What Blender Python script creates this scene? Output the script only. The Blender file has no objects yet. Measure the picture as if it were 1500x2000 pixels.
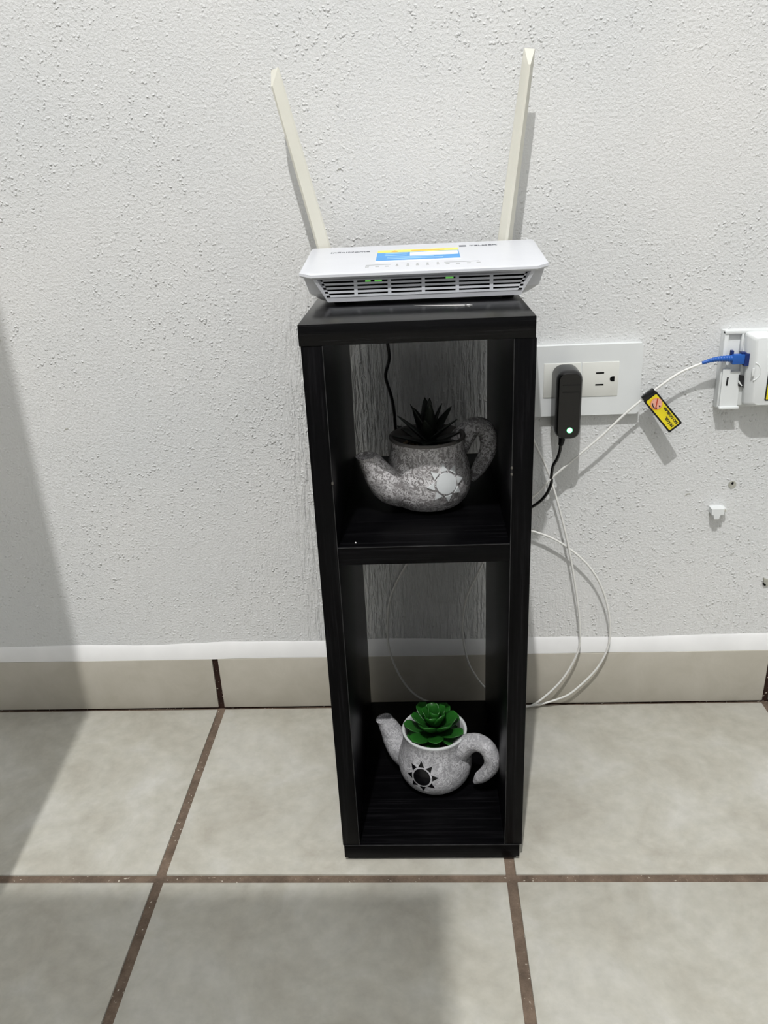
import bpy, bmesh, math, random
from mathutils import Vector, Matrix
random.seed(7)
SC = bpy.context.scene
COL = SC.collection
PI = math.pi

# ------------------------------------------------------------------ camera
cam_d = bpy.data.cameras.new('camera')
cam_d.sensor_fit = 'VERTICAL'; cam_d.sensor_height = 36.0
cam_d.lens = 36.0 * 1557.41 / 2000.0
cam_d.clip_start = 0.01
cam = bpy.data.objects.new('camera', cam_d); COL.objects.link(cam)
cr = Vector((0.9983, 0.0384, -0.0446)).normalized()
cw = Vector((-0.0528, 0.9195, -0.3896)).normalized()
cu = cr.cross(cw).normalized(); cr = cw.cross(cu).normalized()
M = Matrix((cr, cu, -cw)).transposed().to_4x4()
M.translation = Vector((0.2696, -0.8448, 0.6239))
cam.matrix_world = M
SC.camera = cam

# ------------------------------------------------------------------ world, lamp, exposure
SC.view_settings.view_transform = 'Standard'
SC.view_settings.look = 'None'
SC.view_settings.gamma = 1.0
SC.view_settings.use_curve_mapping = False
SC.view_settings.exposure = 0.0
w = bpy.data.worlds.new('world'); SC.world = w; w.use_nodes = True
w.node_tree.nodes['Background'].inputs[0].default_value = (0.90, 0.96, 1.0, 1)
w.node_tree.nodes['Background'].inputs[1].default_value = 0.05
ld = bpy.data.lights.new('ceiling_bulb', 'POINT'); ld.energy = 455; ld.color = (1.0, 0.985, 0.97)
ld.shadow_soft_size = 0.026
lo = bpy.data.objects.new('ceiling_bulb', ld); lo.location = (0.0, -2.0, 3.90); COL.objects.link(lo)

# ------------------------------------------------------------------ material helpers
def srgb(r, g, b):
    f = lambda c: (c / 255 / 12.92) if c / 255 <= 0.04045 else ((c / 255 + 0.055) / 1.055) ** 2.4
    return (f(r), f(g), f(b), 1)

class NT:
    def __init__(s, name):
        s.m = bpy.data.materials.new(name); s.m.use_nodes = True
        s.t = s.m.node_tree; s.b = s.t.nodes['Principled BSDF']
    def n(s, typ, **kw):
        o = s.t.nodes.new(typ)
        for k, v in kw.items():
            if k.startswith('i_'):
                key = k[2:]; key = int(key) if key.isdigit() else key.replace('_', ' ')
                o.inputs[key].default_value = v
            else: setattr(o, k, v)
        return o
    def l(s, a, b): s.t.links.new(a, b)
    def coord(s, scale=(1, 1, 1)):
        tc = s.n('ShaderNodeTexCoord'); mp = s.n('ShaderNodeMapping')
        mp.inputs['Scale'].default_value = scale
        s.l(tc.outputs['Object'], mp.inputs['Vector']); return mp.outputs[0]
    def noise(s, vec, scale, detail=3, rough=0.5, dist=0.0):
        o = s.n('ShaderNodeTexNoise'); o.inputs['Scale'].default_value = scale
        o.inputs['Detail'].default_value = detail; o.inputs['Roughness'].default_value = rough
        o.inputs['Distortion'].default_value = dist
        s.l(vec, o.inputs['Vector']); return o.outputs['Fac']
    def ramp(s, fac, stops):
        o = s.n('ShaderNodeValToRGB'); e = o.color_ramp.elements
        while len(e) < len(stops): e.new(0.5)
        for k, (p, c) in enumerate(stops):
            e[k].position = p; e[k].color = c if hasattr(c, '__len__') else (c, c, c, 1)
        s.l(fac, o.inputs[0]); return o.outputs[0]
    def math(s, op, a, b=None, c=None):
        o = s.n('ShaderNodeMath', operation=op)
        for k, v in enumerate((a, b, c)):
            if v is None: continue
            if isinstance(v, (int, float)): o.inputs[k].default_value = v
            else: s.l(v, o.inputs[k])
        return o.outputs[0]
    def mix(s, fac, a, b):
        o = s.n('ShaderNodeMix', data_type='RGBA')
        for k, v in ((0, fac), (6, a), (7, b)):
            if isinstance(v, (int, float)): o.inputs[k].default_value = v
            elif hasattr(v, '__len__'): o.inputs[k].default_value = v
            else: s.l(v, o.inputs[k])
        return o.outputs[2]
    def bump(s, h, dist, strength=1.0):
        o = s.n('ShaderNodeBump'); o.inputs['Distance'].default_value = dist
        o.inputs['Strength'].default_value = strength
        s.l(h, o.inputs['Height']); s.l(o.outputs[0], s.b.inputs['Normal'])
    def base(s, c):
        if hasattr(c, '__len__'): s.b.inputs['Base Color'].default_value = c
        else: s.l(c, s.b.inputs['Base Color'])
    def set(s, rough=0.5, spec=0.5, metal=0.0):
        s.b.inputs['Roughness'].default_value = rough
        s.b.inputs['Specular IOR Level'].default_value = spec
        s.b.inputs['Metallic'].default_value = metal
        return s.m

def plain(name, col, rough=0.5, spec=0.5, metal=0.0, var=0.06, scale=60):
    t = NT(name); f = t.noise(t.coord(), scale, 3)
    d = tuple(c * (1 - var) for c in col[:3]) + (1,); e = tuple(min(1, c * (1 + var)) for c in col[:3]) + (1,)
    t.base(t.ramp(f, [(0.3, d), (0.7, e)])); return t.set(rough, spec, metal)

def emit(name, col, strength):
    t = NT(name); t.base(col); t.b.inputs['Emission Color'].default_value = col
    t.b.inputs['Emission Strength'].default_value = strength; return t.set(0.4)

def wall_mat():
    t = NT('stucco_paint'); v = t.coord()
    col = t.ramp(t.noise(v, 4, 3), [(0.3, (0.655, 0.67, 0.672, 1)), (0.7, (0.72, 0.722, 0.712, 1))])
    # bump: fine grain, blobs, trowel strokes running down
    fine = t.noise(v, 360, 3, 0.6)
    vo = t.n('ShaderNodeTexVoronoi', feature='SMOOTH_F1'); vo.inputs['Scale'].default_value = 250
    vo.inputs['Smoothness'].default_value = 0.3; vo.inputs['Randomness'].default_value = 1.0
    wob = t.n('ShaderNodeVectorMath', operation='ADD'); t.l(v, wob.inputs[0])
    wn = t.n('ShaderNodeTexNoise'); wn.inputs['Scale'].default_value = 260; t.l(v, wn.inputs['Vector'])
    ws = t.n('ShaderNodeVectorMath', operation='SCALE'); ws.inputs['Scale'].default_value = 0.004
    t.l(wn.outputs['Color'], ws.inputs[0]); t.l(ws.outputs[0], wob.inputs[1]); t.l(wob.outputs[0], vo.inputs['Vector'])
    blob = t.math('MULTIPLY', t.ramp(vo.outputs['Distance'], [(0.10, 1.0), (0.42, 0.0)]), t.ramp(t.noise(v, 95, 2), [(0.44, 0.0), (0.62, 1.0)]))
    patch = t.ramp(t.noise(v, 7, 2), [(0.40, 0.25), (0.62, 1.0)])
    sv = t.coord((1, 1, 0.13))
    stroke = t.ramp(t.noise(sv, 230, 3, 0.55, 0.25), [(0.38, 0.0), (0.66, 1.0)])
    sep = t.n('ShaderNodeSeparateXYZ'); t.l(v, sep.inputs[0])
    low = t.n('ShaderNodeMapRange'); low.inputs[1].default_value = 0.58; low.inputs[2].default_value = 0.42
    t.l(sep.outputs[2], low.inputs[0])
    smask = t.math('MULTIPLY', t.ramp(t.noise(v, 5.0, 2), [(0.45, 0.03), (0.68, 0.40)]), low.outputs[0])
    # the heavy trowel strokes around the shelf
    dx = t.math('ABSOLUTE', t.math('SUBTRACT', sep.outputs[0], 0.24))
    hv = t.n('ShaderNodeMapRange'); hv.inputs[1].default_value = 0.135; hv.inputs[2].default_value = 0.085
    t.l(dx, hv.inputs[0])
    heavy = t.math('MULTIPLY', hv.outputs[0], low.outputs[0])
    smask = t.math('MAXIMUM', smask, t.math('MULTIPLY', heavy, 1.9))
    h = t.math('ADD', t.math('MULTIPLY', fine, 0.50), t.math('MULTIPLY', t.math('MULTIPLY', blob, patch), 0.62))
    h = t.math('ADD', h, t.math('MULTIPLY', t.math('MULTIPLY', stroke, smask), 0.75))
    t.bump(h, 0.0022, 0.85)
    t.base(col); return t.set(0.62, 0.3)

def tile_mat():
    t = NT('ceramic_tile'); v = t.coord()
    f = t.noise(v, 13, 6, 0.62, 0.6); g = t.noise(v, 70, 4, 0.6)
    a = t.ramp(f, [(0.25, (0.345, 0.325, 0.272, 1)), (0.5, (0.43, 0.418, 0.365, 1)), (0.78, (0.515, 0.51, 0.475, 1))])
    b = t.ramp(g, [(0.3, 0.90), (0.7, 1.06)])
    o = t.n('ShaderNodeMix', data_type='RGBA', blend_type='MULTIPLY'); o.inputs[0].default_value = 1
    t.l(a, o.inputs[6]); t.l(b, o.inputs[7]); t.base(o.outputs[2])
    t.bump(t.noise(v, 90, 4), 0.0006, 0.5)
    return t.set(0.42, 0.35)

def skirt_tile_mat():
    t = NT('skirting_tile'); v = t.coord()
    f = t.noise(v, 18, 5, 0.6, 0.5)
    t.base(t.ramp(f, [(0.25, (0.40, 0.375, 0.315, 1)), (0.75, (0.49, 0.465, 0.405, 1))]))
    t.bump(t.noise(v, 90, 4), 0.0005, 0.5); return t.set(0.45, 0.35)

def grout_mat(name, dark):
    t = NT(name); v = t.coord()
    f = t.noise(v, 26, 8, 0.75); s = t.noise(v, 330, 2, 0.5)
    a = t.ramp(f, [(0.3, tuple(c * 0.45 for c in dark) + (1,)), (0.5, tuple(dark) + (1,)), (0.72, tuple(c * 1.7 for c in dark) + (1,))])
    k = t.ramp(s, [(0.68, 0.0), (0.72, 1.0)])
    t.base(t.mix(t.math('MULTIPLY', k, 0.8), a, (0.55, 0.5, 0.42, 1)))
    t.bump(f, 0.002, 0.8); return t.set(0.9, 0.2)

def wood_mat(name, sc, rough=0.36, spec=0.09):
    t = NT(name); v = t.coord(sc)
    f = t.noise(v, 430, 5, 0.7, 0.3)
    t.base(t.ramp(f, [(0.3, (0.0006, 0.0006, 0.0009, 1)), (0.52, (0.0016, 0.0016, 0.0021, 1)), (0.75, (0.0105, 0.0103, 0.0115, 1))]))
    t.bump(f, 0.0002, 0.25); return t.set(rough, spec)

def stone_mat(name, lo_, mid, hi):
    t = NT(name); v = t.coord()
    wv = t.noise(v, 95, 2, 0.5, 0.0)
    # brush dabs: a band of a distorted noise gives curling streaks
    s1 = t.noise(v, 230, 3, 0.6, 1.1)
    band = t.ramp(s1, [(0.44, 0.0), (0.50, 1.0), (0.55, 0.85), (0.61, 0.0)])
    base = t.ramp(t.noise(v, 34, 4, 0.6), [(0.3, lo_), (0.7, mid)])
    t.base(t.mix(t.math('MULTIPLY', band, t.ramp(wv, [(0.3, 0.25), (0.6, 0.95)])), base, hi))
    t.bump(s1, 0.0012, 0.6); return t.set(0.7, 0.3)

def leaf_mat(name, a, b, rough):
    t = NT(name); tc = t.n('ShaderNodeTexCoord'); sep = t.n('ShaderNodeSeparateXYZ')
    t.l(tc.outputs['Generated'], sep.inputs[0])
    n = t.noise(tc.outputs['Object'], 120, 3)
    f = t.math('ADD', t.math('MULTIPLY', sep.outputs[0], 0.7), t.math('MULTIPLY', n, 0.3))
    t.base(t.ramp(f, [(0.15, a), (0.85, b)])); return t.set(rough, 0.5)

MT = {}
MT['wall'] = wall_mat(); MT['tile'] = tile_mat(); MT['skirt'] = skirt_tile_mat()
MT['grout'] = grout_mat('floor_grout', (0.135, 0.100, 0.074))
MT['grout_dark'] = grout_mat('skirting_grout', (0.028, 0.013, 0.009))
MT['far_wall'] = plain('far_wall_paint', (0.35, 0.355, 0.36, 1), 0.7, 0.2)
MT['ceiling'] = plain('ceiling_paint', (0.33, 0.335, 0.34, 1), 0.7, 0.2)
MT['strip'] = plain('smooth_white_paint', (0.74, 0.742, 0.735, 1), 0.6, 0.3, var=0.04, scale=25)
MT['wood_x'] = wood_mat('dark_wood_across', (0.025, 1, 1))
MT['wood_top'] = wood_mat('dark_wood_polished_top', (0.025, 1, 1), 0.19, 0.18)
MT['wood_z'] = wood_mat('dark_wood_upright', (1, 1, 0.025))
MT['white'] = plain('white_plastic', (0.62, 0.635, 0.67, 1), 0.35, 0.4, var=0.015)
MT['grey_white'] = plain('soft_white_plastic', (0.62, 0.64, 0.68, 1), 0.45, 0.4, var=0.02)
MT['ivory'] = plain('ivory_plastic', (0.70, 0.69, 0.61, 1), 0.45, 0.35, var=0.02)
MT['plate'] = plain('outlet_white', (0.72, 0.745, 0.745, 1), 0.3, 0.45, var=0.015)
MT['module'] = plain('outlet_cream', (0.70, 0.71, 0.67, 1), 0.35, 0.45, var=0.015)
MT['black'] = plain('black_plastic', (0.003, 0.003, 0.0032, 1), 0.25, 0.5)
MT['black_matt'] = plain('matt_black_plastic', (0.008, 0.008, 0.009, 1), 0.5, 0.2)
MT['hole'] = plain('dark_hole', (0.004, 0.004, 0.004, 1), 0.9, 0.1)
MT['cable'] = plain('white_cable', (0.74, 0.74, 0.71, 1), 0.4, 0.4, var=0.02)
MT['blue'] = plain('blue_connector', (0.012, 0.10, 0.42, 1), 0.4, 0.5)
MT['blue_dark'] = plain('dark_blue_connector', (0.004, 0.02, 0.13, 1), 0.5, 0.4)
MT['yellow'] = plain('yellow_print', (0.72, 0.60, 0.015, 1), 0.4, 0.4, var=0.08)
MT['orange'] = plain('orange_print', (0.75, 0.36, 0.02, 1), 0.4, 0.4, var=0.08)
MT['pink'] = plain('pink_print', (0.72, 0.36, 0.27, 1), 0.4, 0.4, var=0.15, scale=600)
MT['red'] = plain('red_print', (0.45, 0.045, 0.015, 1), 0.4, 0.4)
MT['ink'] = plain('dark_ink', (0.018, 0.018, 0.02, 1), 0.5, 0.3)
MT['grey_ink'] = plain('grey_ink', (0.16, 0.17, 0.19, 1), 0.5, 0.3)
MT['faint_ink'] = plain('faint_ink', (0.40, 0.41, 0.41, 1), 0.5, 0.3)
MT['sticker_blue'] = plain('blue_print', (0.05, 0.30, 0.68, 1), 0.35, 0.4)
MT['sticker_pale'] = plain('pale_blue_print', (0.28, 0.52, 0.78, 1), 0.35, 0.4)
MT['sticker_yellow'] = plain('pale_yellow_print', (0.80, 0.72, 0.12, 1), 0.35, 0.4)
MT['paper'] = plain('white_print', (0.86, 0.86, 0.88, 1), 0.45, 0.4, var=0.01)
MT['steel'] = plain('bright_steel', (0.72, 0.72, 0.70, 1), 0.25, 0.5, 1.0)
MT['stone_dark'] = stone_mat('grey_stone_paint', (0.17, 0.16, 0.158, 1), (0.29, 0.28, 0.282, 1), (0.74, 0.73, 0.74, 1))
MT['stone_pale'] = stone_mat('pale_grey_stone_paint', (0.26, 0.26, 0.27, 1), (0.38, 0.38, 0.395, 1), (0.62, 0.62, 0.64, 1))
MT['rim_dark'] = plain('grey_brown_rim', (0.10, 0.094, 0.09, 1), 0.6, 0.3, var=0.2)
MT['rim_white'] = plain('white_rim', (0.60, 0.62, 0.62, 1), 0.5, 0.3, var=0.05)
MT['sun_white'] = plain('white_emblem', (0.66, 0.69, 0.70, 1), 0.55, 0.3, var=0.03)
MT['sun_black'] = plain('black_emblem', (0.004, 0.004, 0.005, 1), 0.25, 0.5)
MT['leaf'] = leaf_mat('green_leaf', (0.002, 0.014, 0.003, 1), (0.018, 0.125, 0.014, 1), 0.36)
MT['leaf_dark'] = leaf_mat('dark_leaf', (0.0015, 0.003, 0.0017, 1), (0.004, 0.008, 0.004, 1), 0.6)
MT['soil'] = plain('dark_soil', (0.012, 0.010, 0.008, 1), 0.9, 0.2, var=0.5, scale=300)
MT['pebble'] = plain('tan_pebbles', (0.20, 0.15, 0.09, 1), 0.8, 0.3, var=0.7, scale=160)
MT['led'] = emit('green_led', (0.10, 1.0, 0.22, 1), 6.0)
MT['led_core'] = emit('pale_green_led', (0.55, 1.0, 0.62, 1), 3.0)
MT['led_dim'] = emit('dim_green_led', (0.16, 0.62, 0.10, 1), 0.5)
MT['plug'] = plain('wall_plug_grey', (0.42, 0.42, 0.37, 1), 0.8, 0.2, var=0.15, scale=300)
MT['edge_grey'] = plain('edge_banding', (0.022, 0.022, 0.023, 1), 0.5, 0.3, var=0.5, scale=90)  # lighter grey painted as the highlight on panel edges
MT['edge_worn'] = plain('worn_edge', (0.09, 0.085, 0.075, 1), 0.8, 0.2, var=0.4, scale=300)
MT['carton'] = plain('pale_cardboard', (0.50, 0.47, 0.42, 1), 0.7, 0.2)  # this and the next two: colours of the added shadow blockers
MT['carton_tape'] = plain('parcel_tape', (0.45, 0.38, 0.28, 1), 0.3, 0.4)
MT['door'] = plain('painted_door', (0.62, 0.60, 0.56, 1), 0.5, 0.3)  # only for the added slats

# ------------------------------------------------------------------ mesh helpers
def obj(name, bm, mat, parent=None, smooth=None, loc=None, mats=None):
    bmesh.ops.recalc_face_normals(bm, faces=bm.faces)
    me = bpy.data.meshes.new(name)
    if smooth is not None:
        for f in bm.faces: f.smooth = True
    bm.to_mesh(me); bm.free()
    if smooth is not None: me.set_sharp_from_angle(angle=math.radians(smooth))
    for m in (mats or [mat]): me.materials.append(MT[m] if isinstance(m, str) else m)
    o = bpy.data.objects.new(name, me); COL.objects.link(o)
    if parent: o.parent = parent
    if loc: o.location = loc
    return o

def thing(name, label, cat, loc=(0, 0, 0), rotz=0.0, group=None):
    o = bpy.data.objects.new(name, None); COL.objects.link(o)
    o.empty_display_size = 0.02
    o.location = loc; o.rotation_euler = (0, 0, rotz); o['label'] = label; o['category'] = cat
    if group: o['group'] = group
    return o

def struct(o): o['kind'] = 'structure'; return o

def box(bm, x0, x1, y0, y1, z0, z1, bev=0.0, seg=2):
    r = bmesh.ops.create_cube(bm, size=1)
    for v in r['verts']:
        v.co = Vector(((x0 + x1) / 2 + v.co.x * (x1 - x0), (y0 + y1) / 2 + v.co.y * (y1 - y0), (z0 + z1) / 2 + v.co.z * (z1 - z0)))
    if bev > 0:
        ed = list({e for v in r['verts'] for e in v.link_edges})
        bmesh.ops.bevel(bm, geom=ed, offset=bev, segments=seg, affect='EDGES', profile=0.5)
    return bm

def B(*a, **k): return box(bmesh.new(), *a, **k)

def catmull(pts, sub=8):
    P = [Vector(p) for p in pts]; P = [P[0] * 2 - P[1]] + P + [P[-1] * 2 - P[-2]]
    out = []
    for i in range(1, len(P) - 2):
        a, b, c, d = P[i - 1:i + 3]
        for k in range(sub):
            t = k / sub
            out.append(0.5 * (2 * b + (c - a) * t + (2 * a - 5 * b + 4 * c - d) * t * t + (3 * b - a - 3 * c + d) * t ** 3))
    out.append(P[-2]); return out

def lerp_list(vals, n):
    out = []
    for i in range(n):
        t = i / (n - 1) * (len(vals) - 1); k = min(int(t), len(vals) - 2); f = t - k
        out.append(vals[k] * (1 - f) + vals[k + 1] * f)
    return out

def tube(bm, pts, rad, seg=10, sub=8, cap=True, smooth_path=True):
    P = catmull(pts, sub) if smooth_path else [Vector(p) for p in pts]
    R = lerp_list(rad, len(P)) if hasattr(rad, '__len__') else [rad] * len(P)
    T = [(P[min(i + 1, len(P) - 1)] - P[max(i - 1, 0)]).normalized() for i in range(len(P))]
    nrm = T[0].orthogonal().normalized(); rings = []
    for i, p in enumerate(P):
        nrm = (nrm - T[i] * nrm.dot(T[i])).normalized(); bi = T[i].cross(nrm)
        rings.append([bm.verts.new(p + (nrm * math.cos(2 * PI * k / seg) + bi * math.sin(2 * PI * k / seg)) * R[i]) for k in range(seg)])
    for a, b in zip(rings, rings[1:]):
        for k in range(seg): bm.faces.new((a[k], a[(k + 1) % seg], b[(k + 1) % seg], b[k]))
    if cap:
        bm.faces.new(rings[0]); bm.faces.new(rings[-1])
    return rings

def lathe(bm, prof, seg=40, c=(0, 0)):
    rings = []
    for r, z in prof:
        if r < 1e-6: rings.append([bm.verts.new((c[0], c[1], z))])
        else: rings.append([bm.verts.new((c[0] + r * math.cos(2 * PI * k / seg), c[1] + r * math.sin(2 * PI * k / seg), z)) for k in range(seg)])
    for a, b in zip(rings, rings[1:]):
        for k in range(seg):
            k2 = (k + 1) % seg
            if len(a) == 1: bm.faces.new((a[0], b[k2], b[k]))
            elif len(b) == 1: bm.faces.new((a[k], a[k2], b[0]))
            else: bm.faces.new((a[k], a[k2], b[k2], b[k]))

def prism(bm, poly, f0, f1):
    """poly: 2D points; f0/f1 map a 2D point to 3D on the two faces"""
    a = [bm.verts.new(f0(p)) for p in poly]; b = [bm.verts.new(f1(p)) for p in poly]; n = len(poly)
    bm.faces.new(a); bm.faces.new(b[::-1])
    for k in range(n): bm.faces.new((a[k], a[(k + 1) % n], b[(k + 1) % n], b[k]))

def wprism(bm, poly, y0, y1):      # polygon in x,z extruded along y
    prism(bm, poly, lambda p: (p[0], y0, p[1]), lambda p: (p[0], y1, p[1]))

def circle(cx, cz, r, n=24, a0=0, a1=2 * PI):
    return [(cx + r * math.cos(a0 + (a1 - a0) * k / n), cz + r * math.sin(a0 + (a1 - a0) * k / n)) for k in range(n)]

def rrect(x0, x1, z0, z1, r, n=5):
    out = []
    for cx, cz, a in ((x1 - r, z1 - r, 0), (x0 + r, z1 - r, PI / 2), (x0 + r, z0 + r, PI), (x1 - r, z0 + r, 1.5 * PI)):
        out += [(cx + r * math.cos(a + PI / 2 * k / n), cz + r * math.sin(a + PI / 2 * k / n)) for k in range(n + 1)]
    return out

def text(name, body, size, mat, parent, mw, depth=0.0001, bold=0.0, squash=1.0):
    cu_ = bpy.data.curves.new(name, 'FONT'); cu_.body = body; cu_.size = size
    cu_.extrude = depth; cu_.offset = bold; cu_.align_x = 'CENTER'; cu_.align_y = 'CENTER'
    cu_.resolution_u = 3
    tmp = bpy.data.objects.new(name + '_tmp', cu_); COL.objects.link(tmp)
    bpy.context.view_layer.update()
    dg = bpy.context.evaluated_depsgraph_get()
    me = bpy.data.meshes.new_from_object(tmp.evaluated_get(dg))
    bpy.data.objects.remove(tmp, do_unlink=True); bpy.data.curves.remove(cu_)
    me.transform(Matrix.Diagonal((1, squash, 1, 1)))
    me.transform(mw)
    me.name = name; me.materials.clear(); me.materials.append(MT[mat])
    o = bpy.data.objects.new(name, me); COL.objects.link(o); o.parent = parent
    return o

def frame(origin, x, y):
    x = Vector(x).normalized(); y = Vector(y); y = (y - x * y.dot(x)).normalized(); z = x.cross(y)
    m = Matrix((x, y, z)).transposed().to_4x4(); m.translation = Vector(origin); return m

# ================================================================== THE SETTING
wl = struct(obj('wall_back', B(-2.1, 2.2, 0.0, 0.12, 0.0, 4.6), 'wall'))

# the rest of the room, all outside the frame: it only bounces the lamp's light
struct(obj('wall_left', B(-2.1, -2.0, -4.2, 0.0, 0.0, 4.6), 'far_wall'))
struct(obj('wall_right', B(2.2, 2.3, -4.2, 0.12, 0.0, 4.6), 'far_wall'))
struct(obj('wall_front', B(-2.1, 2.3, -4.3, -4.2, 0.0, 4.6), 'far_wall'))
struct(obj('ceiling', B(-2.1, 2.3, -4.3, 0.12, 4.6, 4.7), 'ceiling'))

# floor: grout bed with each tile laid on it
P, G, YG = 0.342, 0.0096, -0.2761
fl = struct(obj('floor', B(-2.1, 2.3, -4.3, 0.12, -0.05, -0.0022), 'grout'))
tile_meshes = {}
def floor_tile(x0, x1, y0, y1):
    w_, d_ = x1 - x0, y1 - y0; key = (round(w_, 4), round(d_, 4))
    if key not in tile_meshes:
        bm = bmesh.new()
        box(bm, -w_ / 2, w_ / 2, -d_ / 2, d_ / 2, -0.006, 0.0, 0.0009, 2)
        o = obj('tile', bm, 'tile', fl, 30); tile_meshes[key] = o.data
    else:
        o = bpy.data.objects.new('tile', tile_meshes[key]); COL.objects.link(o); o.parent = fl
    o.location = ((x0 + x1) / 2, (y0 + y1) / 2, random.uniform(-0.0003, 0.0))
    return o
for j in range(-11, 1):
    y0 = YG + (j - 0) * P + G / 2; y1 = y0 + P - G
    y1 = min(y1, -0.0085)
    for i in range(-5, 6):
        x0 = i * P + G / 2
        floor_tile(x0, x0 + P - G, y0, y1)

# baseboard of cut tiles, dark grout between
bb = struct(obj('baseboard_back', B(-1.6, 2.2, -0.0040, 0.0, -0.002, 0.0742), 'grout_dark'))
bbm = None
for i in range(-4, 6):
    x0, x1 = i * P + 0.0038, (i + 1) * P - 0.0038
    if bbm is None:
        o = obj('tile', B(-(x1 - x0) / 2, (x1 - x0) / 2, -0.0066, -0.001, 0.0012, 0.0742, 0.0006, 2), 'skirt', bb, 30); bbm = o.data
    else:
        o = bpy.data.objects.new('tile', bbm); COL.objects.link(o); o.parent = bb
    o.location = ((x0 + x1) / 2, random.uniform(-0.0003, 0.0003), 0)

# smooth plaster strip that levels the wall down to the baseboard tiles
bm = bmesh.new(); prev = None; N = 190
for k in range(N + 1):
    x = -1.6 + 3.8 * k / N
    dz = 0.0012 * math.sin(x * 9.1) + 0.0008 * math.sin(x * 31 + 1) + random.uniform(-0.0005, 0.0005)
    db = 0.0004 * math.sin(x * 17) + random.uniform(-0.0002, 0.0002)
    ring = [bm.verts.new(p) for p in ((x, 0.002, 0.0740 + db), (x, -0.0060, 0.0743 + db), (x, -0.0056, 0.0775 + db),
                                      (x, -0.0022, 0.0915 + dz), (x, -0.0002, 0.0945 + dz), (x, 0.002, 0.0945 + dz))]
    if prev:
        for a in range(5): bm.faces.new((prev[a], prev[a + 1], ring[a + 1], ring[a]))
    prev = ring
struct(obj('trim_1', bm, 'strip', None, 40))

# marks left in the wall: plugged holes and chips
bm = bmesh.new(); wprism(bm, circle(0.6111, 0.2882, 0.0044, 14), -0.0006, 0.001)
o = obj('filler_patch', bm, 'plug', wl)
bm = bmesh.new(); wprism(bm, [(0.6111 + 0.0014 * math.cos(a) * random.uniform(.7, 1.2), 0.2900 + 0.0016 * math.sin(a)) for a in [k * PI / 5 for k in range(10)]], -0.0009, 0.001)
obj('screw_hole', bm, 'hole', o)
bm = bmesh.new(); wprism(bm, [(0.6612, 0.1705), (0.668, 0.1675), (0.668, 0.1605), (0.6632, 0.1600), (0.6622, 0.1640)], -0.0022, 0.001)
o = obj('filler_patch', bm, 'plug', wl)
bm = bmesh.new(); wprism(bm, [(0.6610, 0.1636), (0.6636, 0.1632), (0.6648, 0.1612), (0.6628, 0.1604)], -0.0026, 0.001)
obj('screw_hole', bm, 'hole', o)
for (x, z, s) in ((0.5635, 0.2772, 1.0), (-0.1307, 0.3765, 0.8), (0.1936, 0.6300, 0.7), (0.0057, 0.2655, 0.5)):
    bm = bmesh.new()
    wprism(bm, [(x - .0034 * s, z - .0012 * s), (x - .0008 * s, z + .0004 * s), (x + .0030 * s, z + .0012 * s), (x + .0018 * s, z + .0020 * s), (x - .0012 * s, z + .0014 * s)], -0.0005, 0.001)
    obj('paint_chip', bm, 'plug', wl)

# added unseen blockers: box at left, slats beside the camera, shaped for two shadows
ct = thing('carton', 'tall narrow pale carton standing on the tiled floor left of the shelf tower', 'box', (-0.1355, -0.452, 0))
obj('body', B(-0.135, 0.0, -0.12, 0.0, 0.0, 1.55, 0.002), 'carton', ct)
obj('flap', B(-0.134, -0.001, -0.059, -0.001, 1.55, 1.553), 'carton', ct)
obj('flap', B(-0.134, -0.001, -0.119, -0.061, 1.55, 1.553), 'carton', ct)
obj('tape', B(-0.092, -0.044, -0.1205, 0.0005, 1.5485, 1.5538), 'carton_tape', ct)

cb = thing('slatted_stand', 'tall cream slatted plant stand standing on the tiled floor beside the camera', 'stand', (-0.035, -0.860, 0))  # added in place of the person behind the camera, for their shadow
obj('front_board', B(-0.26, 0.222, -0.050, 0.0, 1.285, 1.30, 0.002), 'door', cb)
for k in range(16):
    obj('slat', B(-0.26, 0.222, -0.052 - k * 0.0135 - 0.0120, -0.052 - k * 0.0135, 1.288, 1.298), 'door', cb)
for x in (-0.255, -0.02, 0.205):
    obj('cross_rail', B(x, x + 0.014, -0.285, -0.002, 1.270, 1.288), 'door', cb)
    obj('post', B(x, x + 0.014, -0.285, -0.271, 0.0, 1.270), 'door', cb)

# ================================================================== SHELF TOWER
W, D, H, T = 0.1745, 0.2310, 0.5250, 0.0166
ZM, ZB, TS, TM = 0.3425, 0.0200, 0.0160, 0.0160
st = thing('shelf_tower', 'tall narrow black wood-grain shelf tower with two open compartments against the white wall', 'shelf',
           (0.1794, -0.2558, 0), 0.0041)
bv = 0.0006
obj('top_panel', B(-0.0008, W - 0.0008, 0, D, H - TS, H, bv), 'wood_top', st, 30)
for s in (0, 1):
    x0 = 0.0002 if s == 0 else W - T
    obj('side_panel', B(x0, x0 + T, 0.0006, D, ZB, H - TS, bv), 'wood_z', st, 30)
obj('shelf_panel', B(T, W - T, 0.0012, D, ZM - TM, ZM, bv), 'wood_x', st, 30)
obj('bottom_panel', B(0.0012, W - 0.0022, 0.0004, D, 0.0045, ZB, bv), 'wood_x', st, 30)
obj('plinth', B(0.004, W - 0.005, 0.004, D - 0.004, 0.0, 0.0045), 'black_matt', st)
sbm = bmesh.new(); bmesh.ops.create_icosphere(sbm, subdivisions=1, radius=0.0008)
ed = [(T - .0004, T + .0002, ZB, H - TS), (W - T - .0002, W - T + .0004, ZB, H - TS)]  # thin lighter strips: light caught on the panel edges, put in as colour
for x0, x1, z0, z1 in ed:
    obj('edge_band', B(x0, x1, .0002, .0009, z0 + .0004, z1 - .0004), 'edge_grey', st)
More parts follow.
